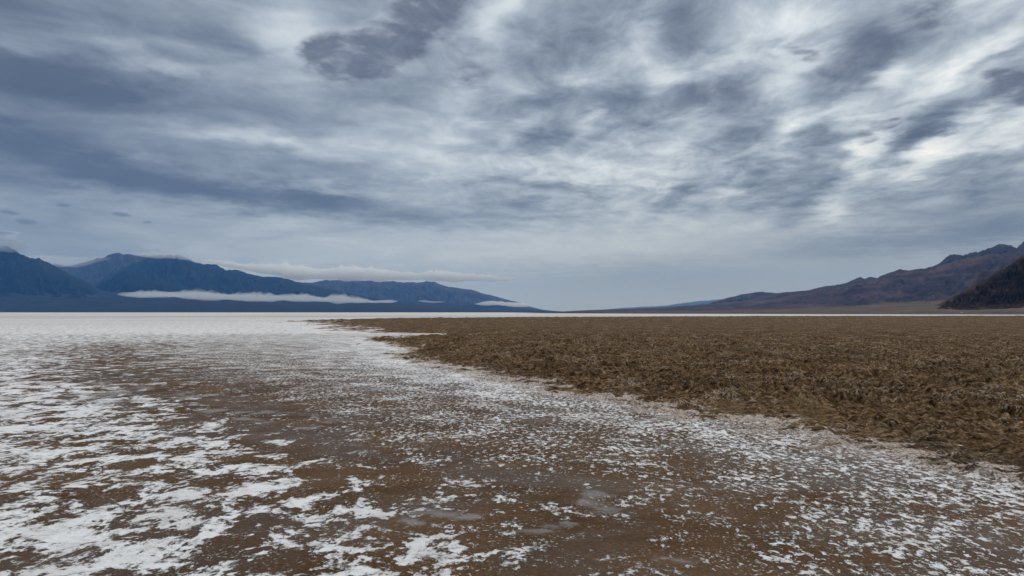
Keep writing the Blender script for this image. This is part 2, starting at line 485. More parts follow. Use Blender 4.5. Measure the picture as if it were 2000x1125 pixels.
def build_ground():
    def seg(a, b, k):
        n = max(1, int(math.log(b / a) / k))
        return list(np.exp(np.linspace(math.log(a), math.log(b), n, endpoint=False)))
    rings = seg(0.25, 2.4, 0.06) + seg(2.4, 70, 0.0036) + seg(70, 320, 0.008) + seg(320, 34000, 0.06) + [34000.0]
    half = math.radians(56)
    angs = np.concatenate([np.arange(-half, half, 0.0022), np.linspace(half, 2 * np.pi - half, 50, endpoint=False)])
    R, T = np.meshgrid(np.array(rings), angs, indexing='ij')
    X, Y = R * np.sin(T), R * np.cos(T)
    cell = 0.004 * R

    # --- how far inside the rough field (metres, + inside)
    order = np.argsort(EDGE[:, 1])
    ey, ex = EDGE[order, 1], EDGE[order, 0]
    xb = np.interp(Y, ey, ex)
    slope = np.interp(Y, 0.5 * (ey[1:] + ey[:-1]), np.diff(ex) / np.diff(ey))
    wob = fbm(X / 3.1, Y / 3.1, 5, 0.6, 5) * np.clip(0.05 * R + 0.35, 0.4, 4.0) * 1.3
    sd = (X - xb) / np.sqrt(1 + slope * slope) + wob
    # streaks of salt reaching into the far tip of the field
    tip = np.exp(-((X + 4.0) / 9.0) ** 2) * sstep(36, 46, R) * (1 - sstep(78, 95, R))
    sd = sd - tip * 9.0 * sstep(0.05, 0.45, perlin(X / 16.0 + 3.3, Y / 7.5, 77))
    sd = sd + (0.55 * perlin(X / 0.8, Y / 0.8, 33) + 0.6 * perlin(X / 0.33, Y / 0.33, 34)) * np.clip(0.3 + 0.03 * R, 0.4, 1.6) * np.exp(-(sd / (1.2 + 0.04 * R)) ** 2)
    sd = sd + sstep(18, 35, R) * 0.13 * R * fbm(X / 3.5, Y / 7.0, 5, 0.68, 35) * np.exp(-(sd / (0.20 * R + 0.1)) ** 2)
    rough = sstep(-0.20, 0.55, sd)
    fb = np.argsort(np.arctan2(FAR[:, 0], FAR[:, 1]))
    ft = np.arctan2(FAR[fb, 0], FAR[fb, 1])
    rfar = np.interp(np.where(T > np.pi, T - 2 * np.pi, T), ft, np.hypot(FAR[fb, 0], FAR[fb, 1]))
    rfar = rfar * (1 + 0.10 * fbm(X / 40, Y / 40, 4, 0.6, 9))
    rough *= 1 - sstep(rfar * 0.97, rfar * 1.04, R)
    rough *= (Y > -40)

    # --- salt cover
    cp = np.array([[float(v) for v in t.split()] for line in COVER.split("\n") for t in line.split(";")])
    cxy = np.array([ground_xy(p[0], p[1]) for p in cp])
    ca, cr = np.arctan2(cxy[:, 0], cxy[:, 1]), np.log(np.hypot(cxy[:, 0], cxy[:, 1]))
    # interpolate on a coarse grid of (azimuth, log distance), then sample
    ga = np.linspace(-1.05, 1.05, 190)
    gr = np.linspace(math.log(2.0), math.log(900), 200)
    GA, GR = np.meshgrid(ga, gr, indexing='ij')
    num = np.zeros(GA.shape)
    nf = np.zeros(GA.shape)
    den = np.zeros(GA.shape) + 1e-12
    for a, r, c, f in zip(ca, cr, cp[:, 2], cp[:, 3]):
        d2 = ((GA - a) / 0.05) ** 2 + ((GR - r) / 0.085) ** 2
        w = 1.0 / (0.3 + d2) ** 2.2
        num += w * c
        nf += w * f
        den += w
    cov_g, fin_g = num / den, nf / den

    def sample(g, a, lr):
        u = np.clip((a - ga[0]) / (ga[1] - ga[0]), 0, len(ga) - 1.001)
        v = np.clip((lr - gr[0]) / (gr[1] - gr[0]), 0, len(gr) - 1.001)
        i, j = u.astype(int), v.astype(int)
        fu, fv = u - i, v - j
        return (g[i, j] * (1 - fu) + g[i + 1, j] * fu) * (1 - fv) + (g[i, j + 1] * (1 - fu) + g[i + 1, j + 1] * fu) * fv
    Tw = np.where(T > np.pi, T - 2 * np.pi, T)
    jit = fbm(X / 1.7, Y / 1.7, 3, 0.5, 21) * 0.05
    cov = sample(cov_g, Tw + jit, np.log(R) + jit)
    fin = sample(fin_g, Tw, np.log(R))
    far_plain = sstep(95, 140, R)
    cov = cov * (1 - far_plain) + np.maximum(cov, 0.93) * far_plain
    # pink-white rim where flat and rough ground meet
    rim = np.exp(-((sd - 0.22) / (0.50 + 0.020 * R)) ** 2) * (R < 130)
    cov = np.clip(cov + 0.045 * fin * (1 - far_plain) + 0.20 * np.exp(-((sd + 0.15) / (0.5 + 0.02 * R)) ** 2) * (R < 130), 0.01, 0.97)

    # tan band, and the dark wet shore before the fans on the right
    bxy = np.array([ground_xy(*p) for p in BAND_PX])
    ba, br = np.arctan2(bxy[:, 0], bxy[:, 1]), np.hypot(bxy[:, 0], bxy[:, 1])
    rb = np.interp(Tw, ba, br) * (1 + 0.06 * perlin(X / 60, Y / 60, 3))
    band = np.exp(-((np.log(R / rb)) / 0.12) ** 2) * (1 - sstep(0.15, 0.35, Tw)) * 0.9
    rd = np.interp(Tw, [-0.02, 0.2, 0.45, 0.65], [1150, 740, 590, 555])
    dark = sstep(0.97, 1.06, R / rd) * sstep(-0.02, 0.06, Tw) * (np.abs(Tw) < 1.3)
    dark *= 1 - 0.45 * np.exp(-((np.log(R / (rd * 1.35))) / 0.10) ** 2)

    film = np.zeros(R.shape)
    for px, py, rx, ry in FILM_PX:
        x0, y0 = ground_xy(px, py)
        wx = rx / F * y0
        wy = abs(ground_xy(px, py - ry)[1] - ground_xy(px, py + ry)[1]) / 2
        near = (np.abs(X - x0) < 6 * wx) & (np.abs(Y - y0) < 6 * wy)
        xn, yn = X[near], Y[near]
        qx = (xn - x0) / wx + 1.1 * fbm(xn / wx * 0.9 + px, yn / wy * 0.9, 4, 0.6, 91)
        qy = (yn - y0) / wy + 1.1 * fbm(xn / wx * 0.9 - px, yn / wy * 0.9, 4, 0.6, 97)
        film[near] = np.maximum(film[near], np.exp(-(qx ** 2 + qy ** 2)))
    film *= 1 - rough

    # --- relief
    def fade(wl):
        return 1 - sstep(0.25, 0.6, cell / wl)
    wx_, wy_ = X + 0.08 * perlin(X / 0.3, Y / 0.3, 61), Y + 0.08 * perlin(X / 0.3, Y / 0.3, 62)
    big = np.abs(perlin(wx_ / 0.34, wy_ / 0.34, 41)) ** 0.7 * 1.3
    mid = np.abs(perlin(wx_ / 0.14, wy_ / 0.14, 43)) ** 0.7 * 1.3
    sml = ridged(wx_ / 0.085, wy_ / 0.085, 2, 0.6, 45)
    tiny = perlin(X / 0.035, Y / 0.035, 47)
    swell = fbm(X / 2.4, Y / 2.4, 3, 0.5, 49)
    h = 0.01 + 0.06 * swell + 0.13 * big * fade(0.5) + 0.06 * mid * fade(0.25) + 0.10 * np.abs(perlin(X / 1.0, Y / 1.0, 71)) ** 0.7 * sstep(15, 60, R) + 0.14 * np.abs(perlin(X / 2.6, Y / 2.6, 73)) ** 0.7 * sstep(60, 140, R) + 0.022 * sml * fade(0.14) + 0.006 * tiny * fade(0.06)
    amp = rough * (0.30 + 0.70 * sstep(0.0, 3.5, sd)) * np.where(R > 60, 1 + 0.3 * sstep(60, 150, R), 1) * (0.55 + 0.85 * sstep(-0.35, 0.45, fbm(X / 1.4, Y / 1.4, 3, 0.6, 57)))
    flat = 0.010 * fbm(X / 0.8, Y / 0.8, 3, 0.55, 51) * sstep(1.5, 4, R) * (R < 80) + 0.004 * fbm(X / 0.09, Y / 0.09, 3, 0.6, 53) * fade(0.09)
    flat = flat * (1 - film)
    Z = flat * (1 - rough) + h * amp
    top = np.clip((0.15 * big + 0.10 * mid + 0.045 * sml) / 0.2, 0, 1)
    Z[-1] = 0
    # threshold so that a fractal noise of mean 0.5 covers the wanted share
    c = np.clip(cov, 0.012, 0.985)
    z = np.sign(c - 0.5) * np.sqrt(np.maximum(0, (-np.log(1 - (2 * c - 1) ** 2)) * 1.05)) * 1.13
    thr = 0.5 - (0.0415 - 0.003 * fin) * z
    pts = np.stack([X, Y, Z], -1)
    me = grid_mesh("playa_ground", pts, True, dict(thr=thr, fine=fin, rough=rough, film=film, dark=dark, rim=rim, band=band, top=top))

    m, g = material("playa_ground")
    tc = g.new('ShaderNodeNewGeometry')
    P = tc.outputs['Position']
    pos = g.mapping(P, scale=(1, 1, 0))

    def attr(n):
        a = g.new('ShaderNodeAttribute', attribute_name=n)
        return a.outputs['Fac']
    thr_, fine_, rough_, film_, dark_, rim_, band_, top_ = [attr(k) for k in ('thr', 'fine', 'rough', 'film', 'dark', 'rim', 'band', 'top')]
    # patches of salt crust on mud
    big = g.noise(g.mapping(pos, scale=(1.05, 0.90, 1)), 2.3, 10, 0.70, 0.5)
    frag = g.noise(g.mapping(pos, loc=(21, 7, 0), scale=(1.0, 0.85, 1)), 13.0, 6, 0.7, 0.3)
    big = g.math('ADD', g.math('MULTIPLY', big, 0.66), g.math('MULTIPLY', frag, 0.34))
    clus = g.noise(g.mapping(pos, loc=(40, 3, 0)), 1.3, 4, 0.6)
    fine = g.noise(g.mapping(pos, loc=(11, 17, 0), scale=(1.05, 0.75, 1)), 13.0, 8, 0.70, 0.5)
    frag2 = g.noise(g.mapping(pos, loc=(31, 5, 0), scale=(1.05, 0.8, 1)), 30.0, 5, 0.65, 0.2)
    fine = g.math('ADD', g.math('MULTIPLY', fine, 0.6), g.math('ADD', g.math('MULTIPLY', clus, 0.20), g.math('MULTIPLY', frag2, 0.20)))
    v = g.fmix(fine_, big, fine)
    ex = g.math('SUBTRACT', v, thr_)                 # > 0 where salt lies
    ex = g.math('SUBTRACT', ex, g.math('MULTIPLY', band_, 0.05))
    soft = g.mapr(g.noise(g.mapping(pos, loc=(50, 8, 0)), 1.1, 5, 0.6), 0.42, 0.62, 0.0, 1.0)
    salt = g.mapr(ex, g.fmix(soft, -0.004, -0.022), g.fmix(soft, 0.010, 0.038), 0.0, 1.0, True)
    thick = g.mapr(ex, 0.0, 0.055, 0.0, 1.0)
    micro = g.noise(pos, 26.0, 6, 0.65)
    micro2 = g.noise(g.mapping(pos, loc=(5, 5, 0)), 85.0, 3, 0.6)
    blot = g.noise(g.mapping(pos, loc=(9, 2, 0)), 0.9, 6, 0.6)
    mud = g.ramp(g.math('ADD', g.math('MULTIPLY', micro, 0.5), g.math('MULTIPLY', blot, 0.5)),
                 [(0.3, rgb(0.042, 0.019, 0.007)), (0.47, rgb(0.090, 0.047, 0.022)), (0.6, rgb(0.138, 0.080, 0.043)), (0.75, rgb(0.23, 0.15, 0.095))])
    damp = g.noise(g.mapping(pos, loc=(19, 4, 0), scale=(0.7, 1.1, 1)), 0.55, 7, 0.62, 0.4)
    mud = g.mix(g.mapr(damp, 0.47, 0.60, 0.0, 0.55), mud, rgb(0.055, 0.028, 0.013))
    mud = g.mix(g.mapr(damp, 0.36, 0.46, 0.40, 0.0), mud, rgb(0.13, 0.088, 0.055))
    # crumbs of salt strewn over the mud
    cr = g.noise(g.mapping(pos, loc=(2, 8, 0)), 34.0, 3, 0.55)
    crumb = g.math('MULTIPLY', g.mapr(cr, 0.58, 0.65, 0, 1, True), g.mapr(g.noise(g.mapping(pos, loc=(6, 1, 0)), 3.0, 6, 0.7), 0.46, 0.62, 0.0, 0.9))
    crust = g.ramp(g.math('ADD', g.math('MULTIPLY', thick, 0.75), g.math('MULTIPLY', g.math('SUBTRACT', micro, 0.5), 0.9)),
                   [(0.0, rgb(0.24, 0.18, 0.14)), (0.14, rgb(0.43, 0.39, 0.37)), (0.36, rgb(0.60, 0.58, 0.57)), (0.8, rgb(0.83, 0.82, 0.82))])
    dirt = g.noise(g.mapping(pos, loc=(14, 2, 0), scale=(0.7, 1.2, 1)), 5.0, 8, 0.68, 0.4)
    crust = g.mix(g.mapr(dirt, 0.50, 0.70, 0.0, 0.65), crust, rgb(0.38, 0.325, 0.29))
    crust = g.mix(g.mapr(blot, 0.48, 0.66, 0.0, 0.45), crust, rgb(0.52, 0.47, 0.45))
    crust = g.mix(g.mapr(micro2, 0.62, 0.74, 0.0, 0.45), crust, rgb(0.30, 0.24, 0.19))
    mud = g.mix(crumb, mud, rgb(0.62, 0.58, 0.54))
    flatc = g.mix(salt, mud, crust)
    flatc = g.mix(g.math('MULTIPLY', band_, 0.55), flatc, rgb(0.36, 0.32, 0.27))
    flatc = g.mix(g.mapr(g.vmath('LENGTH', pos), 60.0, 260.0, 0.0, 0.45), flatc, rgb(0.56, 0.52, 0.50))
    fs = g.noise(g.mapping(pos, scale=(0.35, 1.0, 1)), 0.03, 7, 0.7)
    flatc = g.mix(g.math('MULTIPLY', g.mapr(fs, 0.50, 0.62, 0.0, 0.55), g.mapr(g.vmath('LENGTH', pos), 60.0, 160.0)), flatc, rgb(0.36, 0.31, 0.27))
    # smooth damp film
    fe = g.math('ADD', film_, g.math('MULTIPLY', g.math('SUBTRACT', g.noise(g.mapping(pos, scale=(0.8, 1.3, 1)), 3.2, 5, 0.5, 0.6), 0.5), 1.4))
    fm = g.math('MULTIPLY', g.mapr(fe, 0.40, 0.85, 0, 0.36, True), g.mapr(film_, 0.1, 0.4, 0, 1))
    flatc = g.mix(fm, flatc, g.ramp(fe, [(0.4, rgb(0.09, 0.065, 0.05)), (0.75, rgb(0.17, 0.155, 0.15)), (1.0, rgb(0.36, 0.35, 0.35))]))
    # rough field: brown salt mud with pale crests and fibres
    rn = g.noise(g.mapping(pos, loc=(3, 6, 0)), 8.0, 8, 0.70, 0.6)
    rb_ = g.noise(g.mapping(pos, loc=(1, 6, 0)), 0.7, 4, 0.6)
    brown = g.ramp(rn, [(0.39, rgb(0.012, 0.005, 0.002)), (0.47, rgb(0.080, 0.041, 0.015)), (0.55, rgb(0.165, 0.093, 0.040)), (0.64, rgb(0.36, 0.245, 0.145))])
    farv = g.noise(g.mapping(pos, loc=(5, 9, 0), scale=(1, 0.35, 1)), 0.75, 9, 0.72)
    brown = g.mix(g.mapr(farv, 0.42, 0.56, 0.5, 0.0), brown, rgb(0.026, 0.014, 0.005))
    brown = g.mix(g.mapr(farv, 0.55, 0.68, 0.0, 0.5), brown, rgb(0.20, 0.135, 0.066))
    fib = g.noise(g.mapping(pos, loc=(8, 1, 0)), 13.0, 3, 0.55, 1.6)
    line = g.mapr(g.math('ABSOLUTE', g.math('SUBTRACT', fib, 0.5)), 0.0, 0.030, 1.0, 0.0)
    line = g.math('MULTIPLY', line, g.mapr(rn, 0.44, 0.62, 0, 1))
    pale = g.math('ADD', g.math('MULTIPLY', line, 0.28), g.mapr(g.math('ADD', g.math('MULTIPLY', top_, 0.15), g.math('ADD', micro, g.math('MULTIPLY', rb_, 0.5))), 0.94, 1.07, 0, 0.75))
    brown = g.mix(g.math('MULTIPLY', pale, g.mapr(rb_, 0.34, 0.62, 0.35, 1.0)), brown, rgb(0.50, 0.41, 0.32))
    rimf = g.math('ADD', rim_, g.math('MULTIPLY', g.math('SUBTRACT', g.noise(g.mapping(pos, loc=(4, 4, 0)), 2.2, 10, 0.76, 0.9), 0.5), 5.0))
    shag = g.math('ADD', g.math('MULTIPLY', frag2, 0.55), g.math('MULTIPLY', fib, 0.45))
    brown = g.mix(g.math('MULTIPLY', g.mapr(shag, 0.40, 0.52, 0.0, 1.0, True), g.math('MULTIPLY', g.mapr(rimf, 0.48, 0.85, 0, 0.92, True), g.mapr(rim_, 0.03, 0.25, 0, 1))), brown, g.mix(g.mapr(micro, 0.35, 0.6), rgb(0.42, 0.30, 0.22), rgb(0.72, 0.64, 0.59)))
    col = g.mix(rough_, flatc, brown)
    col = g.mix(dark_, col, rgb(0.040, 0.034, 0.028))
    hgt = g.math('ADD', g.math('MULTIPLY', micro, 0.020), g.math('ADD', g.math('MULTIPLY', micro2, 0.004), g.math('MULTIPLY', salt, 0.018)))
    hgt = g.math('ADD', hgt, g.math('MULTIPLY', g.math('MULTIPLY', rn, rough_), 0.03))
    hgt = g.math('MULTIPLY', hgt, g.math('SUBTRACT', 1.0, g.math('MULTIPLY', fm, 0.85)))
    bu = g.new('ShaderNodeBump')
    bu.inputs['Strength'].default_value = 0.8
    bu.inputs['Distance'].default_value = 1.0
    g.put(bu.inputs['Height'], hgt)
    wet = g.math('MULTIPLY', g.math('MULTIPLY', g.mapr(damp, 0.46, 0.58, 0.0, 1.0), g.math('SUBTRACT', 1.0, salt)), g.math('SUBTRACT', 1.0, rough_))
    rg = g.fmix(fm, g.fmix(wet, 0.85, 0.48), 0.30)
    finish(g, col, rg, bu.outputs[0], g.fmix(fm, g.fmix(wet, 0.05, 0.13), 0.5))
    return put("playa_ground", me, m, "flat desert floor of brown mud crusted with white salt and rough brown clods", "salt flat", 'structure')


build_ground()


# ------------------------------------------------------------------ hills and mountains
def rock(name, base, light, dark, size, tint=None, streak=0.0, bump=25.0):
    m, g = material(name)
    geo = g.new('ShaderNodeNewGeometry')
    P = geo.outputs['Position']
    n = g.noise(P, 1.0 / size, 8, 0.62, 0.5)
    n2 = g.noise(g.mapping(P, loc=(100, 30, 9), scale=(1, 1, 3.0)), 0.33 / size, 6, 0.6, 0.8)
    col = g.ramp(n, [(0.30, rgb(*dark)), (0.5, rgb(*base)), (0.72, rgb(*light))])
    if tint:
        col = g.mix(g.mapr(n2, 0.50, 0.66, 0, 0.85, True), col, rgb(*tint))
    if streak:
        s = g.noise(g.mapping(P, scale=(0.25, 0.25, 6)), 1.0 / size, 5, 0.6, 0.3)
        col = g.mix(g.mapr(s, 0.5, 0.68, 0, streak, True), col, rgb(*light))
    bu = g.new('ShaderNodeBump')
    bu.inputs['Strength'].default_value = 0.7
    bu.inputs['Distance'].default_value = bump
    g.put(bu.inputs['Height'], n)
    finish(g, col, 0.95, bu.outputs[0], 0.1)
    return m


def ridge(pts, D0, D1, front, back, gully, wl, seed, fan=0.0, fanw=0.0, rows=110, step=1.4, crag=0.012, pw=1.25):
    """Heightfield whose crest, seen from the playa, runs through the photo points PTS.
    D0..D1 distance of the crest at its first and last point; FRONT and BACK the depth of its two flanks (share of the distance);
    GULLY depth of the ravines as a share of the height, WL their spacing as a share of distance."""
    p = np.array(pts, dtype=float)
    xs = np.arange(p[0, 0], p[-1, 0] + step, step)
    ys = np.interp(xs, p[:, 0], p[:, 1])
    D = np.interp(xs, [p[0, 0], p[-1, 0]], [D0, D1])
    rx, ry, rz = ray(xs, ys)
    slope = rz / ry
    lat = rx / ry
    hc = np.maximum(slope * D + EYE, 0.5)
    # crags along the crest
    hc = hc * (1 + crag * 6 * fbm(xs / 26.0, xs * 0 + seed, 5, 0.62, seed)) + crag * 0.0
    s = np.concatenate([-np.linspace(1, 0, rows // 4, endpoint=False), np.linspace(0, 1, rows) ** 1.15])   # <0 behind, >0 front
    S, I = np.meshgrid(s, np.arange(len(xs)), indexing='ij')
    L, DD, HC, XS = lat[I], D[I], hc[I], xs[I]
    dist = DD * np.where(S > 0, 1 - front * S, 1 - back * S)
    a = np.abs(S)
    prof = (1 - a) ** pw
    if fanw:
        prof = np.where(S > 0, np.maximum(fan * (1 - a), (1 - np.minimum(a / (1 - fanw), 1)) ** pw * (1 - fan) + fan * (1 - a)), prof)
    mean = float(np.mean(D))
    u = L * mean / (wl * mean)
    wv = S * front / wl
    warp = 0.55 * fbm(u * 0.6, wv * 0.5, 3, 0.5, seed + 3)
    n = ridged(u + warp, wv * 0.42 + 0.5 * warp, 6, 0.55, seed + 7)
    n2 = fbm(u * 2.2, wv * 2.0, 5, 0.58, seed + 11)
    bump = sstep(0.0, 0.22, a) * (1 - sstep(0.55, 1.0, a) * 0.9)
    if fanw:
        bump = sstep(0.0, 0.18, a) * (1 - sstep((1 - fanw) * 0.7, (1 - fanw), a))
    z = HC * prof + HC * bump * (gully * (n - 0.62) + gully * 0.35 * n2)
    # the crest stays the skyline
    lim = EYE + (HC - EYE) * dist / DD * np.where(S > 0, 1 - 0.10 * sstep(0, 0.3, a), 1 - 0.5 * a)
    z = np.where(S == 0, HC, np.minimum(z, lim))
    edge = np.minimum(1, np.minimum(I, len(xs) - 1 - I) / 3.0)
    z = np.maximum(z, 0.2) - 6.0 * (a >= 0.999) - 2.0 * sstep(0.9, 1.0, a) + 0 * edge
    return np.stack([L * dist, dist, z], -1)[::-1]


GREY = dict(base=(0.030, 0.028, 0.034), light=(0.046, 0.041, 0.044), dark=(0.020, 0.020, 0.026))


def build_mountains():
    far_rock = rock("far_rock", size=500.0, bump=60.0, tint=(0.05, 0.04, 0.042), **GREY)
    dark_rock = rock("dark_rock", (0.006, 0.007, 0.011), (0.012, 0.011, 0.014), (0.004, 0.004, 0.007), 350.0, bump=30.0)  # darkened so front ridges separate where haze alone hardly differs
    purple_rock = rock("purple_rock", (0.050, 0.040, 0.046), (0.075, 0.058, 0.060), (0.034, 0.030, 0.038), 500.0, bump=40.0)  # lightened tone paints distance haze onto the ridges further back
    hazed_rock = rock("hazed_rock", (0.085, 0.10, 0.12), (0.12, 0.135, 0.15), (0.07, 0.08, 0.10), 600.0, bump=30.0)  # haze painted into the rock colour, so the farthest ridge fades
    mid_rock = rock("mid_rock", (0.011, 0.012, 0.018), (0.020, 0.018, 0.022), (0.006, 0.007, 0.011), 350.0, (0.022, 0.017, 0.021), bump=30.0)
    fan_rock = rock("fan_gravel", (0.008, 0.009, 0.014), (0.026, 0.019, 0.020), (0.005, 0.006, 0.010), 260.0, (0.014, 0.011, 0.015), 0.5, bump=6.0)
    S = 'structure'

    def mk(name, pts, mat, label, cat):
        return put(name, grid_mesh(name, pts), mat, label, cat, S)
    # across the valley, one behind another
    mk("mountain", ridge([(-160, 470), (-90, 474), (-40, 478), (0, 481), (14, 481), (26, 485), (38, 497), (60, 503), (75, 504), (92, 512), (112, 522), (132, 532),
                          (160, 546), (182, 558), (205, 572), (235, 590), (260, 604)], 13500, 13000, 0.22, 0.25, 0.55, 0.055, 3),
       mid_rock, "dark blue mountain shoulder with cloud on its top, nearest of those beyond the white salt", "mountain")
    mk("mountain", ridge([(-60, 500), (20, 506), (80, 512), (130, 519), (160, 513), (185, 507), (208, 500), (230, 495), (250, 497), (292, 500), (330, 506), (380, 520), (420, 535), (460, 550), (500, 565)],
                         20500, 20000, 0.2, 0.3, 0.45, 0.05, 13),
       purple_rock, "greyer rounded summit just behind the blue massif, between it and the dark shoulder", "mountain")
    mk("mountain", ridge([(120, 585), (150, 570), (185, 553), (210, 538), (235, 526), (262, 513), (285, 505), (300, 501), (312, 499), (324, 496), (330, 496),
                          (340, 500), (352, 501), (366, 503), (380, 510), (400, 517), (412, 517), (424, 518), (440, 527), (452, 525), (462, 527), (490, 535), (515, 541), (550, 541),
                          (580, 550), (600, 555), (640, 564), (660, 568), (700, 576), (740, 583), (780, 588), (830, 594), (900, 600), (1000, 606)], 17500, 17000, 0.26, 0.3, 0.45, 0.07, 11, rows=130),
       mid_rock, "broad blue mountain massif with a pointed summit, above the long fog bank", "mountain")
    mk("mountain_foothill", ridge([(150, 578), (175, 563), (192, 555), (206, 549), (222, 538), (236, 530), (248, 526), (262, 531), (280, 543), (298, 550), (318, 549), (336, 554), (360, 562), (400, 571), (450, 580)],
                                  14500, 14500, 0.16, 0.2, 0.4, 0.04, 83, rows=80),
       dark_rock, "dark pointed foothill below the pointed summit of the massif", "foothill")
    mk("mountain_foothill", ridge([(-160, 512), (-60, 514), (0, 517), (30, 517), (60, 521), (82, 527), (100, 533), (122, 541), (150, 553), (176, 564), (200, 574), (230, 588)],
                                  12600, 12400, 0.14, 0.2, 0.4, 0.04, 87, rows=80),
       dark_rock, "darkest blue ridge in front of the cloud-topped shoulder", "foothill")
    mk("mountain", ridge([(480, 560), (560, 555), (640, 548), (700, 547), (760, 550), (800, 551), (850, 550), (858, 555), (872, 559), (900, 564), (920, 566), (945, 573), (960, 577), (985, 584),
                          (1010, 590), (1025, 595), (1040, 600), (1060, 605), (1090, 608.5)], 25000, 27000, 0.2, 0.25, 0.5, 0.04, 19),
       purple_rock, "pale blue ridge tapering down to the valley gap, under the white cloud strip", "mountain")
    mk("mountain_foothill", ridge([(690, 608), (720, 602), (760, 596), (800, 592), (835, 589), (855, 588), (880, 592), (905, 596), (930, 592), (950, 593), (985, 598), (1030, 603), (1080, 607), (1110, 609)],
                                  20500, 21500, 0.15, 0.15, 0.5, 0.03, 27, rows=70),
       mid_rock, "low blue foothills at the foot of the pale tapering ridge", "foothill")
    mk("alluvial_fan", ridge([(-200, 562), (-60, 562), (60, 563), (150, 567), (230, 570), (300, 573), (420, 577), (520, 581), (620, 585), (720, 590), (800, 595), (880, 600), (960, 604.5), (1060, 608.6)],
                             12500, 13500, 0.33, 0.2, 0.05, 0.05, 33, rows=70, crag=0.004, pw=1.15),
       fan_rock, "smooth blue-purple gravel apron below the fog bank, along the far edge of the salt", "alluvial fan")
    # faint ridge in the valley gap
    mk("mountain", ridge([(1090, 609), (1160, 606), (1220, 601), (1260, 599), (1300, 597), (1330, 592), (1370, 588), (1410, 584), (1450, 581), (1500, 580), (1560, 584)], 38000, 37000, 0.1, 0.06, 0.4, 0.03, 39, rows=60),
       hazed_rock, "faintest hazy ridge in the gap between the two sides of the valley", "mountain")
    # this side of the valley
    far_r = rock("far_brown_rock", (0.042, 0.032, 0.034), (0.085, 0.062, 0.056), (0.020, 0.018, 0.022), 260.0, (0.075, 0.052, 0.046), bump=25.0)
    slope_r = rock("slope_rock", (0.036, 0.020, 0.023), (0.125, 0.075, 0.058), (0.014, 0.009, 0.013), 480.0, (0.082, 0.045, 0.036), 0.35, bump=12.0)
    mk("mountain", ridge([(1385, 592), (1400, 588), (1428, 580), (1450, 575), (1470, 571), (1490, 570), (1515, 572), (1540, 570), (1560, 569), (1580, 567), (1600, 561), (1625, 558), (1640, 557), (1650, 553),
                          (1662, 548), (1680, 542), (1690, 544), (1702, 540), (1712, 543), (1735, 545), (1800, 550)], 15500, 14000, 0.15, 0.15, 0.6, 0.025, 45, rows=70),
       far_r, "bluish bumpy hilltops peeping over the long purple slope", "mountain")
    mk("mountain", ridge([(1740, 560), (1790, 540), (1825, 519), (1840, 509), (1856, 499), (1872, 496), (1890, 493), (1905, 494), (1922, 490), (1938, 483), (1952, 476), (1965, 479), (1980, 481),
                          (1986, 484), (2000, 472), (2030, 455), (2080, 440), (2160, 420), (2280, 405)], 10500, 9500, 0.2, 0.2, 0.6, 0.04, 53),
       far_r, "brown peak with a pointed top rising behind the long purple slope", "mountain")
    mk("mountain", ridge([(1085, 609), (1140, 606), (1200, 604), (1260, 602), (1350, 596.5), (1450, 588), (1490, 581), (1530, 573), (1560, 569), (1585, 567), (1630, 558), (1660, 551), (1685, 547), (1712, 543), (1735, 533),
                          (1755, 528), (1790, 526), (1830, 519), (1870, 509), (1900, 503), (1950, 495), (1990, 493), (2030, 490), (2100, 470), (2200, 450), (2320, 440)], 14000, 5200, 0.42, 0.2, 0.30, 0.09, 61, fan=0.30, fanw=0.42, rows=150, pw=1.1),
       slope_r, "long purple-brown mountainside sloping down to the valley gap", "mountain")
    fan_r = rock("tan_gravel", (0.088, 0.062, 0.050), (0.14, 0.105, 0.085), (0.055, 0.042, 0.036), 60.0, (0.10, 0.074, 0.060), 0.5, bump=1.5)
    mk("alluvial_fan", ridge([(1180, 609.4), (1400, 606.5), (1560, 603), (1660, 598), (1740, 593), (1810, 588), (1850, 586), (1900, 585), (1950, 583), (2000, 580), (2100, 572), (2300, 560)],
                             3200, 1900, 0.30, 0.3, 0.03, 0.03, 69, rows=80, crag=0.002, pw=1.1),
       fan_r, "pale tan gravel fan at the foot of the near dark spur", "alluvial fan")
    spur_r = rock("spur_rock", (0.016, 0.010, 0.010), (0.110, 0.066, 0.050), (0.005, 0.004, 0.005), 75.0, (0.060, 0.028, 0.020), 0.35, bump=5.0)
    mk("rocky_spur", ridge([(1800, 606), (1815, 601), (1824, 597), (1840, 590), (1858, 581), (1872, 574), (1886, 566), (1900, 558), (1915, 549), (1932, 540), (1948, 530), (1962, 523), (1976, 514), (1990, 504), (2000, 498),
                            (2030, 480), (2080, 455), (2150, 425), (2260, 390)], 2150, 2000, 0.16, 0.3, 0.65, 0.035, 77, rows=150, step=0.7, crag=0.02, pw=0.9),
       spur_r, "near-black jagged rocky spur with brown foot, closest hillside to the salt", "rocky spur")


build_mountains()


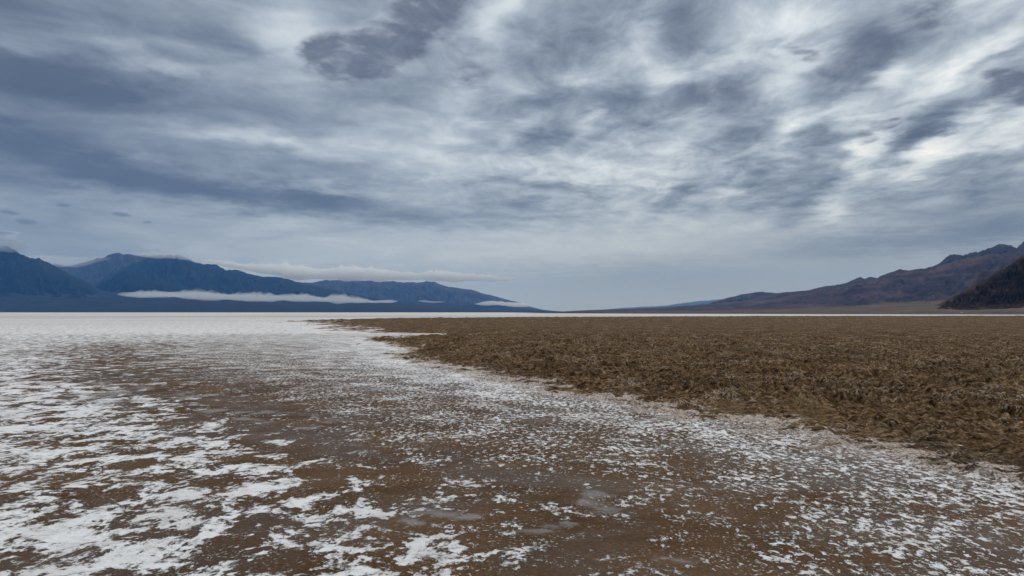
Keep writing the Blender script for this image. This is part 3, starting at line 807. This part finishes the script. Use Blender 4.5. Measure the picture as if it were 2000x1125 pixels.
# ------------------------------------------------------------------ cloud banks lying against the mountains
def cloud_bank(px0, px1, prof, D, depth, seed, density, label, lump=1.0, color=(0.995, 0.995, 1.0)):
    """prof: photo points (column, top row, bottom row); a closed lumpy body filled with mist"""
    p = np.array(prof, dtype=float)
    xs = np.arange(px0, px1 + 0.01, 1.6)
    top = np.interp(xs, p[:, 0], p[:, 1])
    bot = np.interp(xs, p[:, 0], p[:, 2])
    nr = 28
    verts = []
    taper = np.clip(np.minimum(xs - px0, px1 - xs) / 14.0, 0, 1) ** 0.6
    for i, x in enumerate(xs):
        rx, ry, rt = ray(x, top[i])
        _, ryb, rb = ray(x, bot[i])
        zt, zb = EYE + D * rt / ry, EYE + D * rb / ryb
        mid, hh = (zt + zb) / 2, max((zt - zb) / 2, 1.0)
        for k in range(nr):
            a = 2 * math.pi * k / nr
            ca, sa = math.cos(a), math.sin(a)
            verts.append((rx / ry * D, D - ca * depth / 2 * (0.25 + 0.75 * taper[i]), mid, hh * taper[i], sa, ca))
    v = np.array(verts)
    x, y, mid, hh, sa, ca = v.T
    q = D / 12000
    n = 0.6 * fbm(x / (330 * q) + seed, sa * 1.2 + ca * 1.7, 5, 0.65, seed) + 0.7 * np.abs(perlin(x / (120 * q), sa * 2 + ca * 2 + 7, seed + 5)) + 0.14 * np.abs(perlin(x / (48 * q), sa * 1.5 + ca * 1.5 + 7, seed + 6)) - 0.12
    up = np.clip(sa, 0, 1)
    hh = hh * np.clip(0.85 + 0.9 * fbm(x / (700 * q) + 3 * seed, x * 0, 3, 0.6, seed + 9), 0.3, 1.4)
    z = mid + hh * (np.sign(sa) * np.abs(sa) ** 0.8) * np.where(sa > 0, 0.75 + lump * 1.0 * n, 1 + 0.3 * n)
    verts = np.stack([x, y, z], -1)
    nx = len(xs)
    faces = []
    for i in range(nx - 1):
        for k in range(nr):
            a, b = i * nr + k, i * nr + (k + 1) % nr
            faces.append((a, a + nr, b + nr, b))
    faces.append(tuple(range(nr)))
    faces.append(tuple((nx - 1) * nr + k for k in range(nr - 1, -1, -1)))
    me = tri_mesh("cloud_bank", verts, faces)
    m, g = material("cloud_mist")
    pv = g.new('ShaderNodeVolumePrincipled')
    pv.inputs['Color'].default_value = (*color, 1)
    pv.inputs['Density'].default_value = density
    pv.inputs['Anisotropy'].default_value = 0.0
    o = g.new('ShaderNodeOutputMaterial')
    g.l.new(pv.outputs[0], o.inputs['Volume'])
    return put("cloud_bank", me, m, label, "cloud", group="clouds lying against the mountains")


def build_clouds():
    cloud_bank(243, 776, [(243, 574, 578), (262, 571, 580), (290, 566, 582), (340, 567, 584), (380, 566, 586), (420, 570, 587), (470, 573, 588), (500, 570, 589), (530, 574, 590), (600, 573, 590),
                          (630, 579, 591), (665, 575, 592), (700, 579, 593), (730, 585, 594), (776, 585, 591)], 9900, 700, 5, 0.0024,
               "long pale fog bank lying along the foot of the blue massif", 1.7, (0.94, 0.955, 0.98))
    cloud_bank(412, 1012, [(412, 506, 514), (440, 509, 520), (480, 511, 532), (540, 513, 542), (600, 521, 545), (630, 523, 548), (660, 519, 550), (695, 517, 550), (760, 525, 549), (800, 528, 551), (860, 527, 550),
                           (900, 531, 551), (950, 536, 550), (985, 540, 548), (1012, 543, 546)], 19500, 1800, 8, 0.0030,
               "broad white cloud strip over the pale tapering ridge")
    cloud_bank(926, 1042, [(926, 592, 596), (945, 588, 597), (968, 585, 598), (985, 588, 599), (1005, 590, 599.5), (1022, 591, 599.5), (1042, 597, 600)], 19000, 700, 12, 0.004,
               "small bright cloud puff at the tip of the tapering ridge")
    cloud_bank(815, 872, [(815, 586, 589), (830, 585, 591), (845, 588, 592), (872, 588, 591)], 19800, 400, 15, 0.002,
               "wisp of cloud between the fog bank and the small bright puff")
    cloud_bank(-60, 44, [(-60, 450, 494), (-20, 454, 493), (10, 459, 492), (26, 466, 492), (44, 476, 488)], 13000, 900, 21, 0.0016,
               "grey cloud cap sitting on the dark shoulder", 0.8, (0.62, 0.66, 0.72))  # mist colour lowered so the cap looks shaded
    cloud_bank(58, 205, [(58, 500, 506), (80, 497, 514), (120, 499, 522), (150, 500, 520), (180, 499, 512), (205, 497, 503)], 19000, 1200, 24, 0.0007,
               "thin grey mist filling the saddle beside the grey rounded summit", 0.8, (0.92, 0.93, 0.95))
    cloud_bank(262, 400, [(262, 494, 502), (290, 490, 505), (320, 491, 505), (350, 491, 508), (375, 495, 512), (400, 507, 520)], 16900, 800, 27, 0.0012,
               "shred of grey mist clinging to the pointed summit of the massif", 0.8, (0.92, 0.93, 0.95))


build_clouds()


# ------------------------------------------------------------------ one pale vehicle far off at the foot of the spur
def box(bm_v, bm_f, c, s, taper=(1, 1), shift=0.0):
    x, y, z = c
    a, b, h = s[0] / 2, s[1] / 2, s[2] / 2
    i = len(bm_v)
    for k, zz in enumerate((-h, h)):
        f = (1, 1) if k == 0 else taper
        o = 0 if k == 0 else shift
        for sx, sy in ((-1, -1), (1, -1), (1, 1), (-1, 1)):
            bm_v.append((x + sx * a * f[0] + o, y + sy * b * f[1], z + zz))
    for q in ((0, 3, 2, 1), (4, 5, 6, 7), (0, 1, 5, 4), (1, 2, 6, 5), (2, 3, 7, 6), (3, 0, 4, 7)):
        bm_f.append(tuple(i + k for k in q))


def plain(name, color, rough=0.5, metal=0.0):
    m, g = material(name)
    geo = g.new('ShaderNodeNewGeometry')
    n = g.noise(geo.outputs['Position'], 3.0, 4, 0.6)
    p = finish(g, g.mix(g.mapr(n, 0.4, 0.7, 0, 0.25), rgb(*color), rgb(*[c * 0.7 for c in color])), rough, None, 0.5)
    p.inputs['Metallic'].default_value = metal
    return m


def build_vehicle():
    deps = bpy.context.evaluated_depsgraph_get()
    px = 1878
    lat = (px - 1000) / F
    dist = 1580.0
    deps.update()
    hit, loc, *_ = scene.ray_cast(deps, (lat * dist, dist, 500), (0, 0, -1))
    z = loc.z if hit else 0.0
    root = bpy.data.objects.new("parked_van", None)
    COL.objects.link(root)
    root.location = (lat * dist, dist, z)
    root.rotation_euler = (0, 0, 0.25)
    root['label'] = "tiny white van parked on the tan gravel fan below the near dark spur"
    root['category'] = "van"
    white, glass, black = plain("white_paint", (0.8, 0.8, 0.78), 0.35), plain("dark_glass", (0.03, 0.035, 0.04), 0.1), plain("tyre_rubber", (0.03, 0.03, 0.03), 0.8)
    v, f = [], []
    box(v, f, (0, 0, 0.85), (5.0, 1.9, 0.9), (0.99, 0.97))
    box(v, f, (-0.45, 0, 1.78), (4.0, 1.84, 0.96), (0.86, 0.86), -0.12)
    put("body", tri_mesh("body", v, f, False), white, None, None, parent=root)
    for sy in (-1, 1):
        v, f = [], []
        box(v, f, (-0.5, sy * 0.885, 1.82), (3.1, 0.06, 0.5), (0.92, 1.0), -0.06)
        put("window", tri_mesh("window", v, f, False), glass, None, None, parent=root)
    v, f = [], []
    box(v, f, (1.46, 0, 1.75), (0.1, 1.5, 0.6), (1, 0.9), -0.28)
    put("windscreen", tri_mesh("windscreen", v, f, False), glass, None, None, parent=root)
    for sx in (-1.55, 1.55):
        for sy in (-0.9, 0.9):
            v, f = [], []
            n = 16
            for k in range(n):
                a = 2 * math.pi * k / n
                for yy in (-0.12, 0.12):
                    v.append((sx + 0.36 * math.cos(a), sy + yy, 0.36 + 0.36 * math.sin(a)))
            for k in range(n):
                a, b = 2 * k, 2 * ((k + 1) % n)
                f.append((a, b, b + 1, a + 1))
            f.append(tuple(2 * k for k in range(n)))
            f.append(tuple(2 * k + 1 for k in reversed(range(n))))
            put("wheel", tri_mesh("wheel", v, f, False), black, None, None, parent=root)


build_vehicle()


# ------------------------------------------------------------------ the air over the valley
def build_haze():
    v, f = [], []
    box(v, f, (0, 0, 1250.0), (90000, 90000, 2520.0))
    me = tri_mesh("haze", v, f, False)
    m, g = material("haze")
    pv = g.new('ShaderNodeVolumePrincipled')
    pv.inputs['Color'].default_value = (*HAZE_COLOR, 1)
    pv.inputs['Density'].default_value = HAZE_DENSITY
    pv.inputs['Absorption Color'].default_value = (0.75, 0.75, 0.75, 1)
    pv.inputs['Anisotropy'].default_value = 0.0
    o = g.new('ShaderNodeOutputMaterial')
    g.l.new(pv.outputs[0], o.inputs['Volume'])
    return put("haze", me, m, "blue haze filling the air over the valley", "haze", 'stuff')


HAZE_COLOR = (0.12, 0.42, 1.0)
HAZE_DENSITY = 1.8e-5
build_haze()
